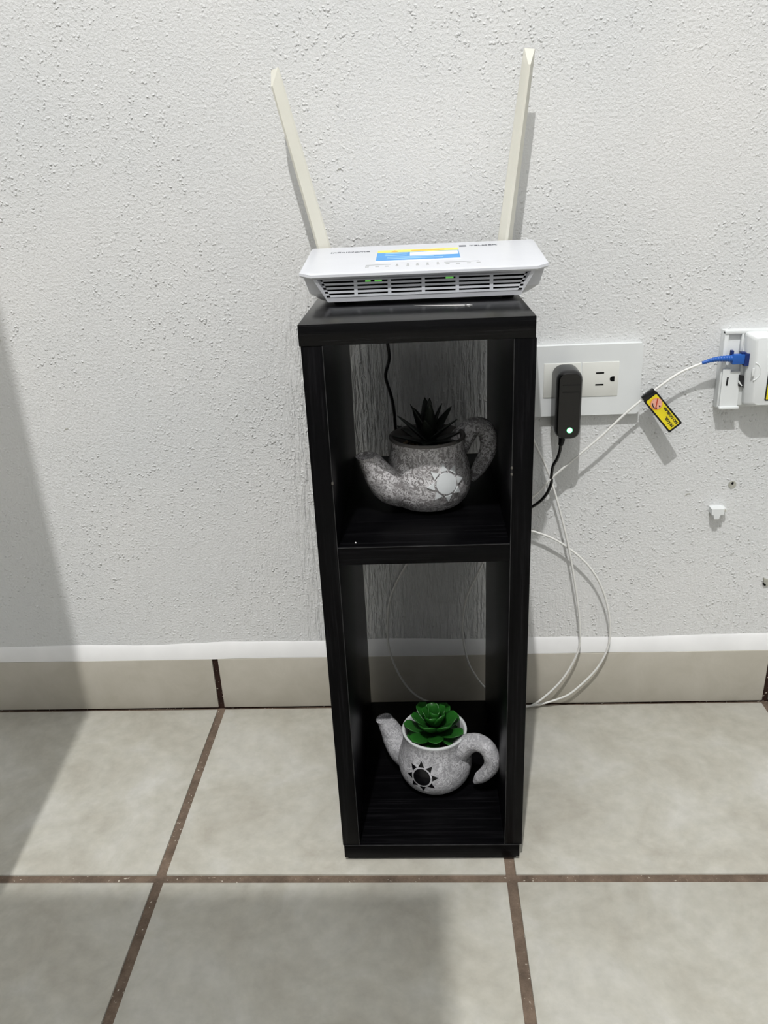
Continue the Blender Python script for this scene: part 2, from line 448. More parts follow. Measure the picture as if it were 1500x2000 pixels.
obj('edge_band', B(T + .0003, W - T - .0003, .0008, .0015, ZM - .0003, ZM + .0003), 'edge_grey', st)
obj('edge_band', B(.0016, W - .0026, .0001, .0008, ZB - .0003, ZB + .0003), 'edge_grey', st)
for x, z in ((W - T, .4030), (W - T, .4085), (T, .4000)):
    obj('worn_chip', B(x - .0009, x + .0008, .0000, .0008, z - .0012, z + .0012, .0003, 1), 'edge_worn', st)
o = obj("paint_speck", sbm, "strip", st, 60, loc=(0.031, 0.010, ZM + 0.0004))

# sewing needle lying on the top
nd = thing('sewing_needle', 'thin silver sewing needle lying on top of the shelf in front of the router', 'needle', (0.288, -0.1945, H))
bm = bmesh.new(); tube(bm, [(-0.0235, 0.0045, 0.0007), (0, 0, 0.0007), (0.0165, -0.0032, 0.0007)], [0.0001, 0.0003, 0.00035], 8, 4)
obj('shaft', bm, 'steel', nd, 60)
bm = bmesh.new()
e0 = Vector((0.0165, -0.0032, 0.0007)); dx = Vector((0.98, -0.19, 0)).normalized(); dy = Vector((0.19, 0.98, 0)).normalized()
lp = [e0 + dx * (0.0030 - 0.0030 * math.cos(a)) + dy * (0.0010 * math.sin(a)) for a in [2 * PI * k / 16 for k in range(17)]]
tube(bm, lp, 0.0003, 6, 1, True, False)
obj('eye', bm, 'steel', nd, 60)

# ================================================================== ROUTER
RX, RY = 0.2722, -0.176
rt = thing('router', 'white wireless router with two upright antennas on top of the black shelf tower', 'router', (RX, RY, H))
zt = lambda y: 0.0268 + 0.0098 * y / 0.131
def ring(bm, pts): return [bm.verts.new(p) for p in pts]
def loft(bm, rings, cap0=True, cap1=True):
    for a, b in zip(rings, rings[1:]):
        n = len(a)
        for k in range(n): bm.faces.new((a[k], a[(k + 1) % n], b[(k + 1) % n], b[k]))
    if cap0: bm.faces.new(rings[0][::-1])
    if cap1: bm.faces.new(rings[-1])
def outline(hf, hs, hb, y0, y1, y2, zf):
    return [(-hf, y0, zf(y0)), (hf, y0, zf(y0)), (hs, y1, zf(y1)), (hb, y2, zf(y2)), (-hb, y2, zf(y2)), (-hs, y1, zf(y1))]
bm = bmesh.new()
loft(bm, [ring(bm, outline(.0905, .1015, .1045, .0008, .012, .130, lambda y: zt(y) - .0042)),
          ring(bm, outline(.0915, .1025, .1055, .0, .0115, .131, lambda y: zt(y) - .0030)),
          ring(bm, outline(.0913, .1022, .1053, .0002, .0118, .131, lambda y: zt(y) - .0010)),
          ring(bm, outline(.0900, .1005, .1035, .0014, .0125, .1295, lambda y: zt(y) - .0002)),
          ring(bm, outline(.0880, .0960, .0935, .0030, .0140, .1280, zt))])
obj('top_cover', bm, 'white', rt, 25)
bm = bmesh.new()
loft(bm, [ring(bm, outline(.0780, .0850, .0880, .0125, .022, .122, lambda y: .0028)),
          ring(bm, outline(.0795, .0870, .0900, .0125, .021, .124, lambda y: .0036)),
          ring(bm, outline(.0840, .0955, .0985, .0125, .0175, .128, lambda y: .0095)),
          ring(bm, outline(.0895, .1000, .1030, .0125, .0165, .129, lambda y: zt(y) - .0042))])
obj('housing', bm, 'white', rt, 25)
# front frame around the vents
FO = [(-.0905, .0232), (.0905, .0232), (.0795, .0030), (-.0795, .0030)]
FI = [(-.0868, .0222), (.0868, .0222), (.0800, .0068), (-.0800, .0068)]
fy = lambda z: .0070 - .0058 * (z - .003) / .0202
bm = bmesh.new()
o_ = ring(bm, [(x, fy(z), z) for x, z in FO]); i_ = ring(bm, [(x, fy(z) + .0004, z) for x, z in FI])
ib = ring(bm, [(x * .975, fy(z) + .0042, z * .96 + (.0014 if z < .01 else -.0002)) for x, z in FI]); ob = ring(bm, [(x, .0125, z) for x, z in FO])
for a, b in ((o_, i_), (i_, ib), (ob, o_)):
    for k in range(4): bm.faces.new((a[k], a[(k + 1) % 4], b[(k + 1) % 4], b[k]))
obj('front_frame', bm, 'white', rt)
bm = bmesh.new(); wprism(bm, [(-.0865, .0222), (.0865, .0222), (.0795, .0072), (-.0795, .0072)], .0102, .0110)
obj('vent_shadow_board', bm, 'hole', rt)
bm = bmesh.new()
slots = [.0190, .0158, .0126, .0094]; hs = .00075
zs = [.0224] + [v for s in slots for v in (s + hs, s - hs)] + [.0070]
hw = lambda z: .0800 + (z - .007) * .42
for k in range(0, len(zs), 2):
    z1, z0 = zs[k], zs[k + 1]
    wprism(bm, [(-hw(z1), z1), (hw(z1), z1), (hw(z0), z0), (-hw(z0), z0)], .0060, .0074)
for c in range(1, 6):
    x = -.0835 + c * .0278
    wprism(bm, [(x - .0014, .0222), (x + .0014, .0222), (x + .0014, .0071), (x - .0014, .0071)], .0061, .0075)
for s in (-1, 1):
    wprism(bm, [(s * .0835, .0222), (s * .0868, .0222), (s * .0800, .0071), (s * .0770, .0071)], .0060, .0074)
obj('vent_grille', bm, 'grey_white', rt)
for (x, w_) in ((-.0455, .0022), (-.0370, .0030), (.0215, .0032)):
    obj('status_light', B(x - w_, x + w_, .0082, .0090, .0178, .0196), 'led_dim', rt)
for s in (-1, 1):
    for y in (.030, .110):
        bm = bmesh.new(); lathe(bm, [(0, 0), (.005, 0), (.005, .003), (0, .003)], 14, (s * .072, y))
        obj('rubber_foot', bm, 'black_matt', rt, 40)
# top print: matrix on the sloping cover
tn = Vector((0, .131, .0098)).normalized()
def topm(x, y, dz=0.00015): return frame((x, y, zt(y) + dz), (1, 0, 0), tn)
def topquad(name, pts, mat, parent, dz):
    bm = bmesh.new()
    prism(bm, pts, lambda p: (p[0], p[1], zt(p[1]) + dz), lambda p: (p[0], p[1], zt(p[1]) - 0.0003))
    return obj(name, bm, mat, parent)
STX0, STX1, STY0, STY1 = -.0405, .0325, .047, .099
sk = topquad('sticker', [(STX0, STY0 - .006), (STX1, STY0 - .006), (STX1, STY1), (STX0, STY1)], 'paper', rt, .00012)
topquad('yellow_band', [(STX0, .086), (STX1, .086), (STX1, STY1), (STX0, STY1)], 'sticker_yellow', sk, .0002)
topquad('blue_panel', [(STX0, STY0), (STX1, STY0), (STX1, .086), (STX0, .086)], 'sticker_blue', sk, .0002)
topquad('white_panel', [(-.011, .066), (STX1 - .001, .066), (STX1 - .001, .083), (-.011, .083)], 'paper', sk, .0003)
for k, (xa, xb, y) in enumerate(((-.033, -.013, .078), (-.033, -.014, .069), (-.031, .010, .060), (-.031, .018, .053))):
    topquad('print_line', [(xa, y), (xb, y), (xb, y + .0035), (xa, y + .0035)], 'sticker_pale', sk, .0003)
topquad('print_line', [(-.010, .091), (.020, .091), (.020, .094), (-.010, .094)], 'orange', sk, .0003)
topquad('warning_triangle', [(-.028, .089), (-.022, .089), (-.025, .0965)], 'orange', sk, .0003)
text('brand_lettering', 'InfiniHome', .0082, 'grey_ink', rt, topm(-.0660, .098), bold=0.0001)
text('brand_lettering', 'TELMEX', .0070, 'grey_ink', rt, topm(.0560, .106), bold=0.0001)
for k in range(3):
    topquad('brand_mark', [(.034, .103 + k * .0028), (.0405, .103 + k * .0028), (.0405, .1048 + k * .0028), (.034, .1048 + k * .0028)], 'grey_ink', rt, .0002)
for k, x in enumerate((-.0465, -.038, -.030, -.0215, -.0125, -.0045, .0040, .0125, .0205, .0290, .0380, .0460)):
    wdt = .0016 if k not in (3, 4, 5, 6, 7) else .0012
    topquad('icon_mark', [(x - wdt, .020), (x + wdt, .020), (x + wdt, .0225), (x - wdt, .0225)], 'faint_ink', rt, .0002)
    if 2 < k < 8: topquad('icon_mark', [(x - wdt * .7, .0245), (x + wdt * .7, .0245), (x + wdt * .7, .030), (x - wdt * .7, .030)], 'faint_ink', rt, .0002)
topquad('icon_line', [(-.048, .028), (-.027, .028), (-.027, .0292), (-.048, .0292)], 'faint_ink', rt, .0002)
topquad('icon_line', [(.018, .028), (.047, .028), (.047, .0292), (.018, .0292)], 'faint_ink', rt, .0002)

def antenna(b, tp, w0, w1, twist):
    b, tp = Vector(b), Vector(tp); ax = (tp - b).normalized(); L = (tp - b).length
    dpt = Vector((0, -1, 0)); dpt = (dpt - ax * dpt.dot(ax)).normalized()
    dpt = Matrix.Rotation(twist, 3, ax) @ dpt; wd = ax.cross(dpt)
    bm = bmesh.new(); rings = []
    for t in (0.0, 0.03, 0.2, 0.4, 0.6, 0.8, 0.92, 1.0):
        w_ = (w0 + (w1 - w0) * t) / 2
        fr = .0074 if t < 1 else -.0020            # the ridge is cut off slanting at the tip
        rw = w_ * .20 if t < 1 else w_ * .95
        c = b + ax * (L * t)
        sec = [(-w_, -.0030), (w_, -.0030), (w_, -.0008), (rw, fr), (-rw, fr), (-w_, -.0008)]
        if t == 0.92: sec = [(-w_, -.0030), (w_, -.0030), (w_, -.0008), (rw, .0070), (-rw, .0070), (-w_, -.0008)]
        if t == 1.0: sec = [(-w_, -.0030), (w_, -.0030), (w_, -.0022), (rw * .98, -.0020), (-rw * .98, -.0020), (-w_, -.0022)]
        rings.append([bm.verts.new(c + wd * x + dpt * y) for x, y in sec])
    loft(bm, rings)
    o = obj('antenna', bm, 'ivory', rt, 28)
    o.location = Vector((-RX, -RY, -H))
    bm = bmesh.new(); tube(bm, [b + Vector((0, -.004, -.010)), b + Vector((0, -.002, -.002)), b + ax * .006], [.0062, .0062, .0058], 12, 3)
    obj('hinge', bm, 'ivory', o, 40)
antenna((0.3510, -0.036, 0.5535), (0.3717, -0.0335, 0.7205), .0138, .0100, math.radians(4))
antenna((0.1785, -0.036, 0.5535), (0.1428, -0.0370, 0.7150), .0142, .0098, math.radians(-38))
bm = bmesh.new(); box(bm, -.060, -.030, .1310, .1335, .006, .022)
obj('port_row', bm, 'black_matt', rt)

# ================================================================== TEAPOT PLANTERS
PROF = [(0.0225, 0.0012), (0.0285, 0.0022), (0.0335, 0.0065), (0.0372, 0.0130), (0.0388, 0.0195), (0.0392, 0.0260),
        (0.0384, 0.0330), (0.0366, 0.0400), (0.0346, 0.0470), (0.0335, 0.0530), (0.0333, 0.0590), (0.0340, 0.0640)]
def prof_r(z):
    for (r0, z0), (r1, z1) in zip(PROF, PROF[1:]):
        if z0 <= z <= z1: return r0 + (r1 - r0) * (z - z0) / (z1 - z0)
    return PROF[-1][0]

def planter(loc, rot, label, stone, rim, sun, raised, sun_a, sun_z):
    t = thing('teapot_planter', label, 'planter', loc, rot)
    prof = [(0, 0.0), (0.0215, 0.0)] + [tuple(p) for p in catmull([(r, 0, z) for r, z in PROF], 3) and [(v.x, v.z) for v in catmull([(r, 0, z) for r, z in PROF], 3)]]
    bm = bmesh.new(); lathe(bm, prof, 56); obj('body', bm, stone, t, 50)
    bm = bmesh.new(); lathe(bm, [(.0338, .0630), (.0343, .0645), (.0340, .0655), (.0330, .0660), (.0316, .0655), (.0308, .0640), (.0300, .0560), (.0290, .0500)], 56)
    obj('rim', bm, rim, t, 60)
    # spout, cut level at its mouth
    bm = bmesh.new()
    pts = [(-.016, 0, .022), (-.027, 0, .0215), (-.0385, 0, .0255), (-.0475, 0, .0345), (-.0535, 0, .0450), (-.0585, 0, .0535), (-.0612, 0, .0572)]
    rr = tube(bm, pts, [.0195, .0190, .0172, .0140, .0112, .0096, .0094], 22, 6)
    n = len(rr)
    for q, rg in enumerate(rr[-9:]):
        f = (q + 1) / 9
        c = sum((v.co for v in rg), Vector()) / len(rg)
        for v in rg:
            d = v.co - c; v.co.z = c.z + d.z * (1 - f * 0.86)
            if q > 5: v.co.x = c.x + (v.co.x - c.x) * (1 + 0.05 * (q - 5)); v.co.y = c.y + (v.co.y - c.y) * (1 + 0.02 * (q - 5))
    top = rr[-1]; c = sum((v.co for v in top), Vector()) / len(top)
    for f in list(bm.faces):
        if len(f.verts) == len(top) and all(v in top for v in f.verts): bm.faces.remove(f)
    inn = [bm.verts.new(c + (v.co - c) * .80) for v in top]
    dn = [bm.verts.new(c + (v.co - c) * .74 + Vector((0, 0, -.0012))) for v in top]
    for a, b in ((top, inn), (inn, dn)):
        for k in range(len(a)): bm.faces.new((a[k], a[(k + 1) % len(a)], b[(k + 1) % len(a)], b[k]))
    bm.faces.new(dn)
    obj('spout', bm, stone, t, 60)
    bm = bmesh.new()
    tube(bm, [(.0300, 0, .0480), (.0375, 0, .0575), (.0480, 0, .0640), (.0590, 0, .0615), (.0648, 0, .0510), (.0645, 0, .0395), (.0590, 0, .0290), (.0520, 0, .0200), (.0465, 0, .0120)],
         [.0115, .0105, .0092, .0086, .0084, .0080, .0074, .0064, .0028], 18, 7)
    obj('handle', bm, stone, t, 60)
    # sun emblem laid on the curve of the body
    h1 = 0.0013 if raised else 0.0004
    def surf(u, v, off):
        z = sun_z + v; r = prof_r(z); a = sun_a + u / .0385
        return Vector(((r + off) * math.cos(a), (r + off) * math.sin(a), z))
    def patch(name, poly, cen):
        bm = bmesh.new(); n = len(poly); L = 3
        def lay(off):
            rows = [[bm.verts.new(surf(cen[0] + (p[0] - cen[0]) * (k / L), cen[1] + (p[1] - cen[1]) * (k / L), off)) for p in poly] for k in range(1, L + 1)]
            c0 = bm.verts.new(surf(cen[0], cen[1], off))
            for i in range(n): bm.faces.new((c0, rows[0][i], rows[0][(i + 1) % n]))
            for a, b in zip(rows, rows[1:]):
                for i in range(n): bm.faces.new((a[i], a[(i + 1) % n], b[(i + 1) % n], b[i]))
            return rows[-1]
        a = lay(h1); b = [bm.verts.new(surf(p[0], p[1], -.0006)) for p in poly]
        for i in range(n): bm.faces.new((a[i], a[(i + 1) % n], b[(i + 1) % n], b[i]))
        return obj(name, bm, sun, t, 35)
    patch('sun_disc', circle(0, 0, .0094, 28), (0, 0))
    for k in range(8):
        a = 2 * PI * k / 8 + .10
        d = Vector((math.cos(a), math.sin(a))); e = Vector((-d.y, d.x))
        p = [d * .0110 - e * .0033, d * .0110 + e * .0033, d * .0176]
        mid = lambda x, y, m=0.5: (x * (1 - m) + y * m)
        poly = [p[0], mid(p[0], p[1], .5) + d * .0003, p[1], mid(p[1], p[2]), p[2], mid(p[2], p[0])]
        patch('sun_ray', [(v.x, v.y) for v in poly], tuple(sum((v for v in p), Vector((0, 0))) / 3))
    bm = bmesh.new(); lathe(bm, [(0, .0520), (.015, .0525), (.0302, .0510), (.0295, .0495), (0, .0490)], 32)
    obj('soil', bm, 'soil', t, 40)
    bm = bmesh.new()
    for k in range(46):
        a = random.uniform(0, 2 * PI); r = math.sqrt(random.uniform(.2, 1)) * .0275
        m = Matrix.Translation((r * math.cos(a), r * math.sin(a), .0530)) @ Matrix.Rotation(random.uniform(0, 3), 4, 'Z') @ Matrix.Diagonal((random.uniform(.0014, .0028), random.uniform(.0012, .0022), random.uniform(.0010, .0018), 1))
        bmesh.ops.create_icosphere(bm, subdivisions=1, radius=1, matrix=m)
    g = obj('gravel', bm, 'pebble', t, 60); g['kind'] = 'stuff'
    return t

UPX, UPY = 0.2722, -0.160
LOX, LOY = 0.2722, -0.160
planter((UPX, UPY, ZM), math.radians(28), 'dark grey teapot planter with a white sun emblem on the upper shelf', 'stone_dark', 'rim_dark', 'sun_white', True, math.radians(-94), .0315)
planter((LOX, LOY, ZB), math.radians(-27), 'pale grey teapot planter with a black sun emblem in the bottom compartment', 'stone_pale', 'rim_white', 'sun_black', False, math.radians(-85), .0310)

def leaf_mesh(name, L, Wd, th, kind, cup, curl, nu=9, nv=10):
    bm = bmesh.new(); rings = []
    for i in range(nu + 1):
        u = i / nu
        if kind == 'spoon': w_ = Wd * (0.42 + 0.58 * math.sin(min(1, u / .72) * PI / 2)) * (1 if u < .66 else max(0.03, math.sqrt(max(0, 1 - ((u - .66) / .34) ** 2)))) / 2
        else: w_ = Wd * (0.75 + 0.25 * math.sin(min(1, u / .4) * PI / 2)) * max(.02, (1 - u) ** .62 if u > .35 else 1 - .24 * (u / .35)) / 2
        t_ = th * (1 - .75 * u) / 2 * (1 if u < .95 else .4)
        rg = []
        for k in range(nv):
            a = 2 * PI * k / nv; x = math.cos(a); 
            rg.append(bm.verts.new((L * u, w_ * x, t_ * math.sin(a) + cup * w_ * x * x + curl * L * u * u)))
        rings.append(rg)
    loft(bm, rings)
    for f in bm.faces: f.smooth = True
    bmesh.ops.recalc_face_normals(bm, faces=bm.faces)
    me = bpy.data.meshes.new(name); bm.to_mesh(me); bm.free(); return me

def rosette(name, label, loc, tiers, mat, stem_h):
    t = thing(name, label, 'plant', loc)
    bm = bmesh.new(); lathe(bm, [(0, -.006), (.004, -.006), (.0045, stem_h * .5), (.003, stem_h), (0, stem_h + .001)], 12)
    obj('stem', bm, mat, t, 60)
    for (n, elev, L, Wd, th, kind, cup, curl, z, a0, r0) in tiers:
        me = leaf_mesh('leaf', L, Wd, th, kind, cup, curl); me.materials.append(MT[mat])
        for k in range(n):
            o = bpy.data.objects.new('leaf', me); COL.objects.link(o); o.parent = t
            a = a0 + 2 * PI * k / n + random.uniform(-.12, .12)
            s = random.uniform(.93, 1.06)
            m = Matrix.Translation((r0 * math.cos(a), r0 * math.sin(a), z + random.uniform(-.001, .001))) @ Matrix.Rotation(a, 4, 'Z') @ Matrix.Rotation(-math.radians(elev + random.uniform(-5, 5)), 4, 'Y') @ Matrix.Rotation(random.uniform(-.15, .15), 4, 'X')
            o.matrix_local = m @ Matrix.Scale(s, 4)
    return t
rosette('succulent', 'green rosette succulent with fat rounded leaves in the pale grey teapot', (LOX, LOY, ZB + .0525),
        [(5, -10, .0270, .0175, .0058, 'spoon', .25, .15, .0045, .8, .002), (7, 6, .0305, .0185, .0062, 'spoon', .30, .22, .0070, .35, .003), (6, 24, .0285, .0180, .0060, 'spoon', .40, .22, .0115, .05, .002),
         (5, 44, .0235, .0165, .0056, 'spoon', .50, .18, .0165, .55, .001), (3, 66, .0185, .0135, .0050, 'spoon', .56, .10, .0195, .15, .001)], 'leaf', .016)
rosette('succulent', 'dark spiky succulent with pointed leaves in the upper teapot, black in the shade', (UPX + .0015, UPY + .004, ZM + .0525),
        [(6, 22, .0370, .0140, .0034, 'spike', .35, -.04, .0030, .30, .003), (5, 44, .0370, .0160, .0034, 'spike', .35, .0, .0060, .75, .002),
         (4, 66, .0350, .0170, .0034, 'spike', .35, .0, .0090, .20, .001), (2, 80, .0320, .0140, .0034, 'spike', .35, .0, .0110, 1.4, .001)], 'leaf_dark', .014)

# ================================================================== OUTLET AND ADAPTER
ot = thing('wall_outlet', 'white rectangular wall outlet plate with two sockets, right of the shelf', 'outlet', (0.439, 0, 0.4138))
bm = bmesh.new(); wprism(bm, rrect(-.0602, .0602, -.0378, .0378, .0020), -.0078, 0.001)
bmesh.ops.bevel(bm, geom=[e for e in bm.edges if all(abs(v.co.y + .0078) < 1e-5 for v in e.verts)], offset=.0012, segments=2, affect='EDGES')
obj('plate', bm, 'plate', ot, 35)
def socket(xc):
    m_ = obj('socket', B(xc - .0192, xc + .0192, -.0086, -.006, -.0172, .0196, .0006), 'module', ot, 30)
    for dz in (.0080, -.0046):
        obj('slot', B(xc - .0002 - .0045, xc - .0002 + .0040, -.0088, -.006, dz - .0008, dz + .0008), 'hole', m_)
    bm = bmesh.new(); wprism(bm, circle(xc + .0128, .0012, .0027, 12, PI / 2, 1.5 * PI) + [(xc + .0150, -.0015), (xc + .0150, .0039)], -.0088, -.006)
    obj('ground_hole', bm, 'hole', m_)
socket(.0172); socket(-.0225)

ad = thing('power_adapter', 'black power adapter with a green light plugged into the wall outlet', 'adapter', (0.4185, -0.0088, 0.3955))
bm = bmesh.new()
AX0, AX1, AZ0, AZ1 = -.0128, .0148, -.0362, .0370
rs = []
for (y, ins, r) in ((0.0, .0012, .0095), (-.0012, 0, .0105), (-.0240, .0004, .0100), (-.0300, .0014, .0085), (-.0318, .0030, .0070)):
    rs.append(ring(bm, [(x, y, z) for x, z in rrect(AX0 + ins, AX1 - ins, AZ0 + ins * .8, AZ1 - ins, r, 5)]))
loft(bm, rs)
obj('body', bm, 'black', ad, 40)
for z in (.0225, .0150):
    obj('groove', B(AX0 + .006, AX1 - .004, -.0321, -.0312, z - .0003, z + .0003), 'black_matt', ad)
bm = bmesh.new(); wprism(bm, circle(.0024, -.0255, .0020, 16), -.0323, -.0312); ldo = obj('indicator_light', bm, 'led_core', ad, 40)
bm = bmesh.new()
for k in range(20):
    a0, a1 = 2 * PI * k / 20, 2 * PI * (k + 1) / 20
    q = [(.0024 + r * math.cos(a), -.0322, -.0255 + r * math.sin(a)) for r, a in ((.0020, a0), (.0020, a1), (.0029, a1), (.0029, a0))]
    bm.faces.new([bm.verts.new(p) for p in q])
obj('light_ring', bm, 'led', ldo)
bm = bmesh.new(); tube(bm, [(-.0035, -.022, -.035), (-.0036, -.022, -.040), (-.0045, -.0215, -.0445)], [.0036, .0033, .0026], 12, 3)
obj('strain_relief', bm, 'black_matt', ad, 40)
off = Vector(ad.location)
cord = [(0.4142, -0.0305, 0.3520), (0.4138, -0.0290, 0.3440), (0.4118, -0.0260, 0.3340), (0.4085, -0.0215, 0.3240), (0.4078, -0.018, 0.3110), (0.4080, -0.016, 0.3012), (0.4029, -0.0120, 0.2858),
        (0.3907, -0.0085, 0.2723), (0.3670, -0.0068, 0.2610), (0.320, -0.0066, 0.2560), (0.275, -0.0066, 0.280), (0.2520, -0.0066, 0.318), (0.2400, -0.0068, 0.352), (0.2387, -0.0068, 0.3649), (0.2375, -0.0068, 0.3890), (0.2348, -0.0068, 0.4061),
        (0.2302, -0.0068, 0.4258), (0.2348, -0.0068, 0.4448), (0.2336, -0.0068, 0.4621), (0.230, -0.0068, 0.495), (0.232, -0.009, 0.522), (0.232, -0.024, 0.538), (0.232, -0.042, 0.539)]
bm = bmesh.new(); tube(bm, [Vector(p) - off for p in cord], .0018, 10, 6); obj('cord', bm, 'black', ad, 60)

# ================================================================== FIBRE CABLE WITH CONNECTOR AND TAG
fc = thing('fiber_cable', 'thin white fibre cable with blue plug and yellow tag, looping behind the shelf', 'cable', (0.44, 0, 0))
off = Vector(fc.location)
path = [(0.5577, -0.0170, 0.4304), (0.5368, -0.0170, 0.4216), (0.5144, -0.0180, 0.4064), (0.4862, -0.0180, 0.3826), (0.4590, -0.0180, 0.3552), (0.4356, -0.0180, 0.3339), (0.4105, -0.0185, 0.3113), (0.3934, -0.0120, 0.2889), (0.3669, -0.0106, 0.2648),
        (0.330, -0.0075, 0.2470), (0.295, -0.0070, 0.2440), (0.2673, -0.0070, 0.2289), (0.2456, -0.007, 0.2015), (0.2260, -0.007, 0.1624), (0.2195, -0.008, 0.1243), (0.2199, -0.0095, 0.0886), (0.2310, -0.0100, 0.0490), (0.2505, -0.0100, 0.0187), (0.2780, -0.0100, 0.0050),
        (0.330, -0.0102, 0.0026), (0.365, -0.011, 0.0026), (0.3963, -0.0140, 0.0034), (0.4276, -0.0150, 0.0136), (0.4472, -0.015, 0.0263), (0.4742, -0.0145, 0.0604), (0.4855, -0.0140, 0.0996), (0.4785, -0.0135, 0.1495), (0.4585, -0.014, 0.1931), (0.4239, -0.0130, 0.2263), (0.3902, -0.0105, 0.2419), (0.3640, -0.0080, 0.2448),
        (0.3480, -0.0072, 0.2340), (0.3324, -0.007, 0.1973), (0.3155, -0.007, 0.1568), (0.3097, -0.008, 0.1152), (0.3150, -0.0092, 0.0719), (0.3250, -0.0100, 0.0473), (0.3365, -0.0100, 0.0296), (0.3552, -0.0108, 0.0110), (0.375, -0.0150, 0.0060),
        (0.3953, -0.0200, 0.0086), (0.4277, -0.0180, 0.0402), (0.4471, -0.0165, 0.0800), (0.4492, -0.0160, 0.1123), (0.4414, -0.0165, 0.1685), (0.4271, -0.0165, 0.2380), (0.4078, -0.0145, 0.3058), (0.3909, -0.0095, 0.3448), (0.3771, -0.0066, 0.3754), (0.3645, -0.0062, 0.4069),
        (0.345, -0.0062, 0.455), (0.325, -0.0070, 0.500), (0.310, -0.012, 0.528), (0.300, -0.028, 0.540), (0.297, -0.042, 0.541)]
bm = bmesh.new(); tube(bm, [Vector(p) - off for p in path], .00125, 10, 7); obj('cable', bm, 'cable', fc, 60)
# ribbed boot
bp = catmull([(0.5570, -.0170, .4302), (0.5645, -.0171, .4326), (0.5718, -.0172, .4340), (0.5800, -.0173, .4344), (0.5872, -.0173, .4341)], 9)
rad = [(.0017 + .0020 * k / (len(bp) - 1)) * (1.0 if k % 3 else .86) for k in range(len(bp))]
bm = bmesh.new(); tube(bm, [p - off for p in bp], rad, 14, 1, True, False); obj('connector_boot', bm, 'blue', fc, 35)
cn = obj('connector', B(.5866 - .44, .6000 - .44, -.0206, -.0140, .4285, .4384, .0006), 'blue', fc, 30)
obj('connector_collar', B(.5985 - .44, .6032 - .44, -.0212, -.0130, .4266, .4392, .0004), 'blue_dark', cn)
obj('latch', B(.5858 - .44, .5885 - .44, -.0170, -.0120, .4365, .4420, .0004), 'blue_dark', cn)
obj('latch', B(.5958 - .44, .6005 - .44, -.0190, -.0130, .4380, .4402, .0004), 'blue_dark', cn)
# warning tag
tg = obj('warning_tag', (lambda b: (wprism(b, rrect(-.0222, .0222, -.0082, .0082, .0016, 4), -.0004, .0004), b)[1])(bmesh.new()), 'black', fc)
TM_ = frame(Vector((0.5203, -0.0222, 0.3812)) - off, (-.632, .16, .757), (-.768, 0, -.641))
tg.matrix_local = TM_ @ Matrix.Rotation(PI / 2, 4, 'X')
# tag-local after that turn: x along the tag, z across it, -y ... front is the frame's +z
FL = Matrix.Rotation(-PI / 2, 4, 'X')
def flat(name, poly, z0, z1, mat, parent):
    bm = bmesh.new(); prism(bm, poly, lambda p: FL @ Vector((p[0], p[1], z0)), lambda p: FL @ Vector((p[0], p[1], z1)))
    return obj(name, bm, mat, parent)
flat('tag_face', rrect(-.0202, .0196, -.0064, .0064, .0012, 4), .0003, .0006, 'yellow', tg)
flat('symbol_ring', circle(.0112, .0000, .0066, 28), .0005, .00075, 'orange', tg)
flat('symbol_disc', circle(.0110, -.0004, .0057, 28), .0006, .0009, 'pink', tg)
def bar(x0, y0, x1, y1, w_, mat, z=.0011, name='symbol_bar'):
    d = Vector((x1 - x0, y1 - y0)).normalized(); e = Vector((-d.y, d.x)) * w_ / 2
    flat(name, [(x0 + e.x, y0 + e.y), (x0 - e.x, y0 - e.y), (x1 - e.x, y1 - e.y), (x1 + e.x, y1 + e.y)], .0007, z, mat, tg)
bar(.0148, -.0046, .0072, .0036, .0011, 'red')
for a0 in (0.6, 1.0, 1.4, 1.8, 2.2):
    x0, y0 = .0105 + .0042 * math.cos(a0), -.0002 + .0042 * math.sin(a0); x1, y1 = .0105 + .0042 * math.cos(a0 + .4), -.0002 + .0042 * math.sin(a0 + .4)
    bar(x0, y0, x1, y1, .0011, 'ink', .0010, 'symbol_cable')
bar(.0062, -.0010, .0080, -.0016, .0014, 'ink', .0010, 'symbol_cable')
text('tag_lettering', 'FRÁGIL', .0040, 'ink', tg, FL @ Matrix.Translation((-.0125, .0012, .0007)), bold=.00016)
text('tag_lettering', 'NO DOBLAR', .0038, 'ink', tg, FL @ Matrix.Translation((-.0080, -.0040, .0007)), bold=.00016)
bm = bmesh.new(); box(bm, .0212, .0268, -.0036, .0024, -.0074, .0074, .0006); obj('tag_clamp', bm, 'black', tg, 30)

# ================================================================== FIBRE TERMINAL BOX (runs out of the frame on the right)
fb = thing('fiber_terminal_box', 'white plastic fibre terminal box on the wall with a blue plug in its side', 'junction box', (0.63, 0, 0.42))
X = lambda x: x - .63
Z = lambda z: z - .42
obj('base', B(X(.5792), X(.690), -.0085, .001, Z(.3800), Z(.4612), .0008), 'plate', fb, 30)
obj('base_rim', B(X(.5792), X(.5835), -.0118, -.007, Z(.3815), Z(.4610), .0006), 'plate', fb, 30)
obj('base_rim', B(X(.5792), X(.690), -.0126, -.007, Z(.4580), Z(.4614), .0006), 'plate', fb, 30)
obj('base_rim', B(X(.5960), X(.5985), -.0126, -.007, Z(.4400), Z(.4582), .0004), 'plate', fb, 30)
bm = bmesh.new()
wprism(bm, [(X(.5806), Z(.4222)), (X(.5885), Z(.4222)), (X(.5887), Z(.4192)), (X(.5985), Z(.4195)), (X(.5995), Z(.3806)), (X(.5812), Z(.3806))], -.0140, -.006)
fp = obj('side_flap', bm, 'plate', fb)
obj('flap_lip', B(X(.5806), X(.6010), -.0158, -.010, Z(.3798), Z(.3825), .0004), 'plate', fp, 30)
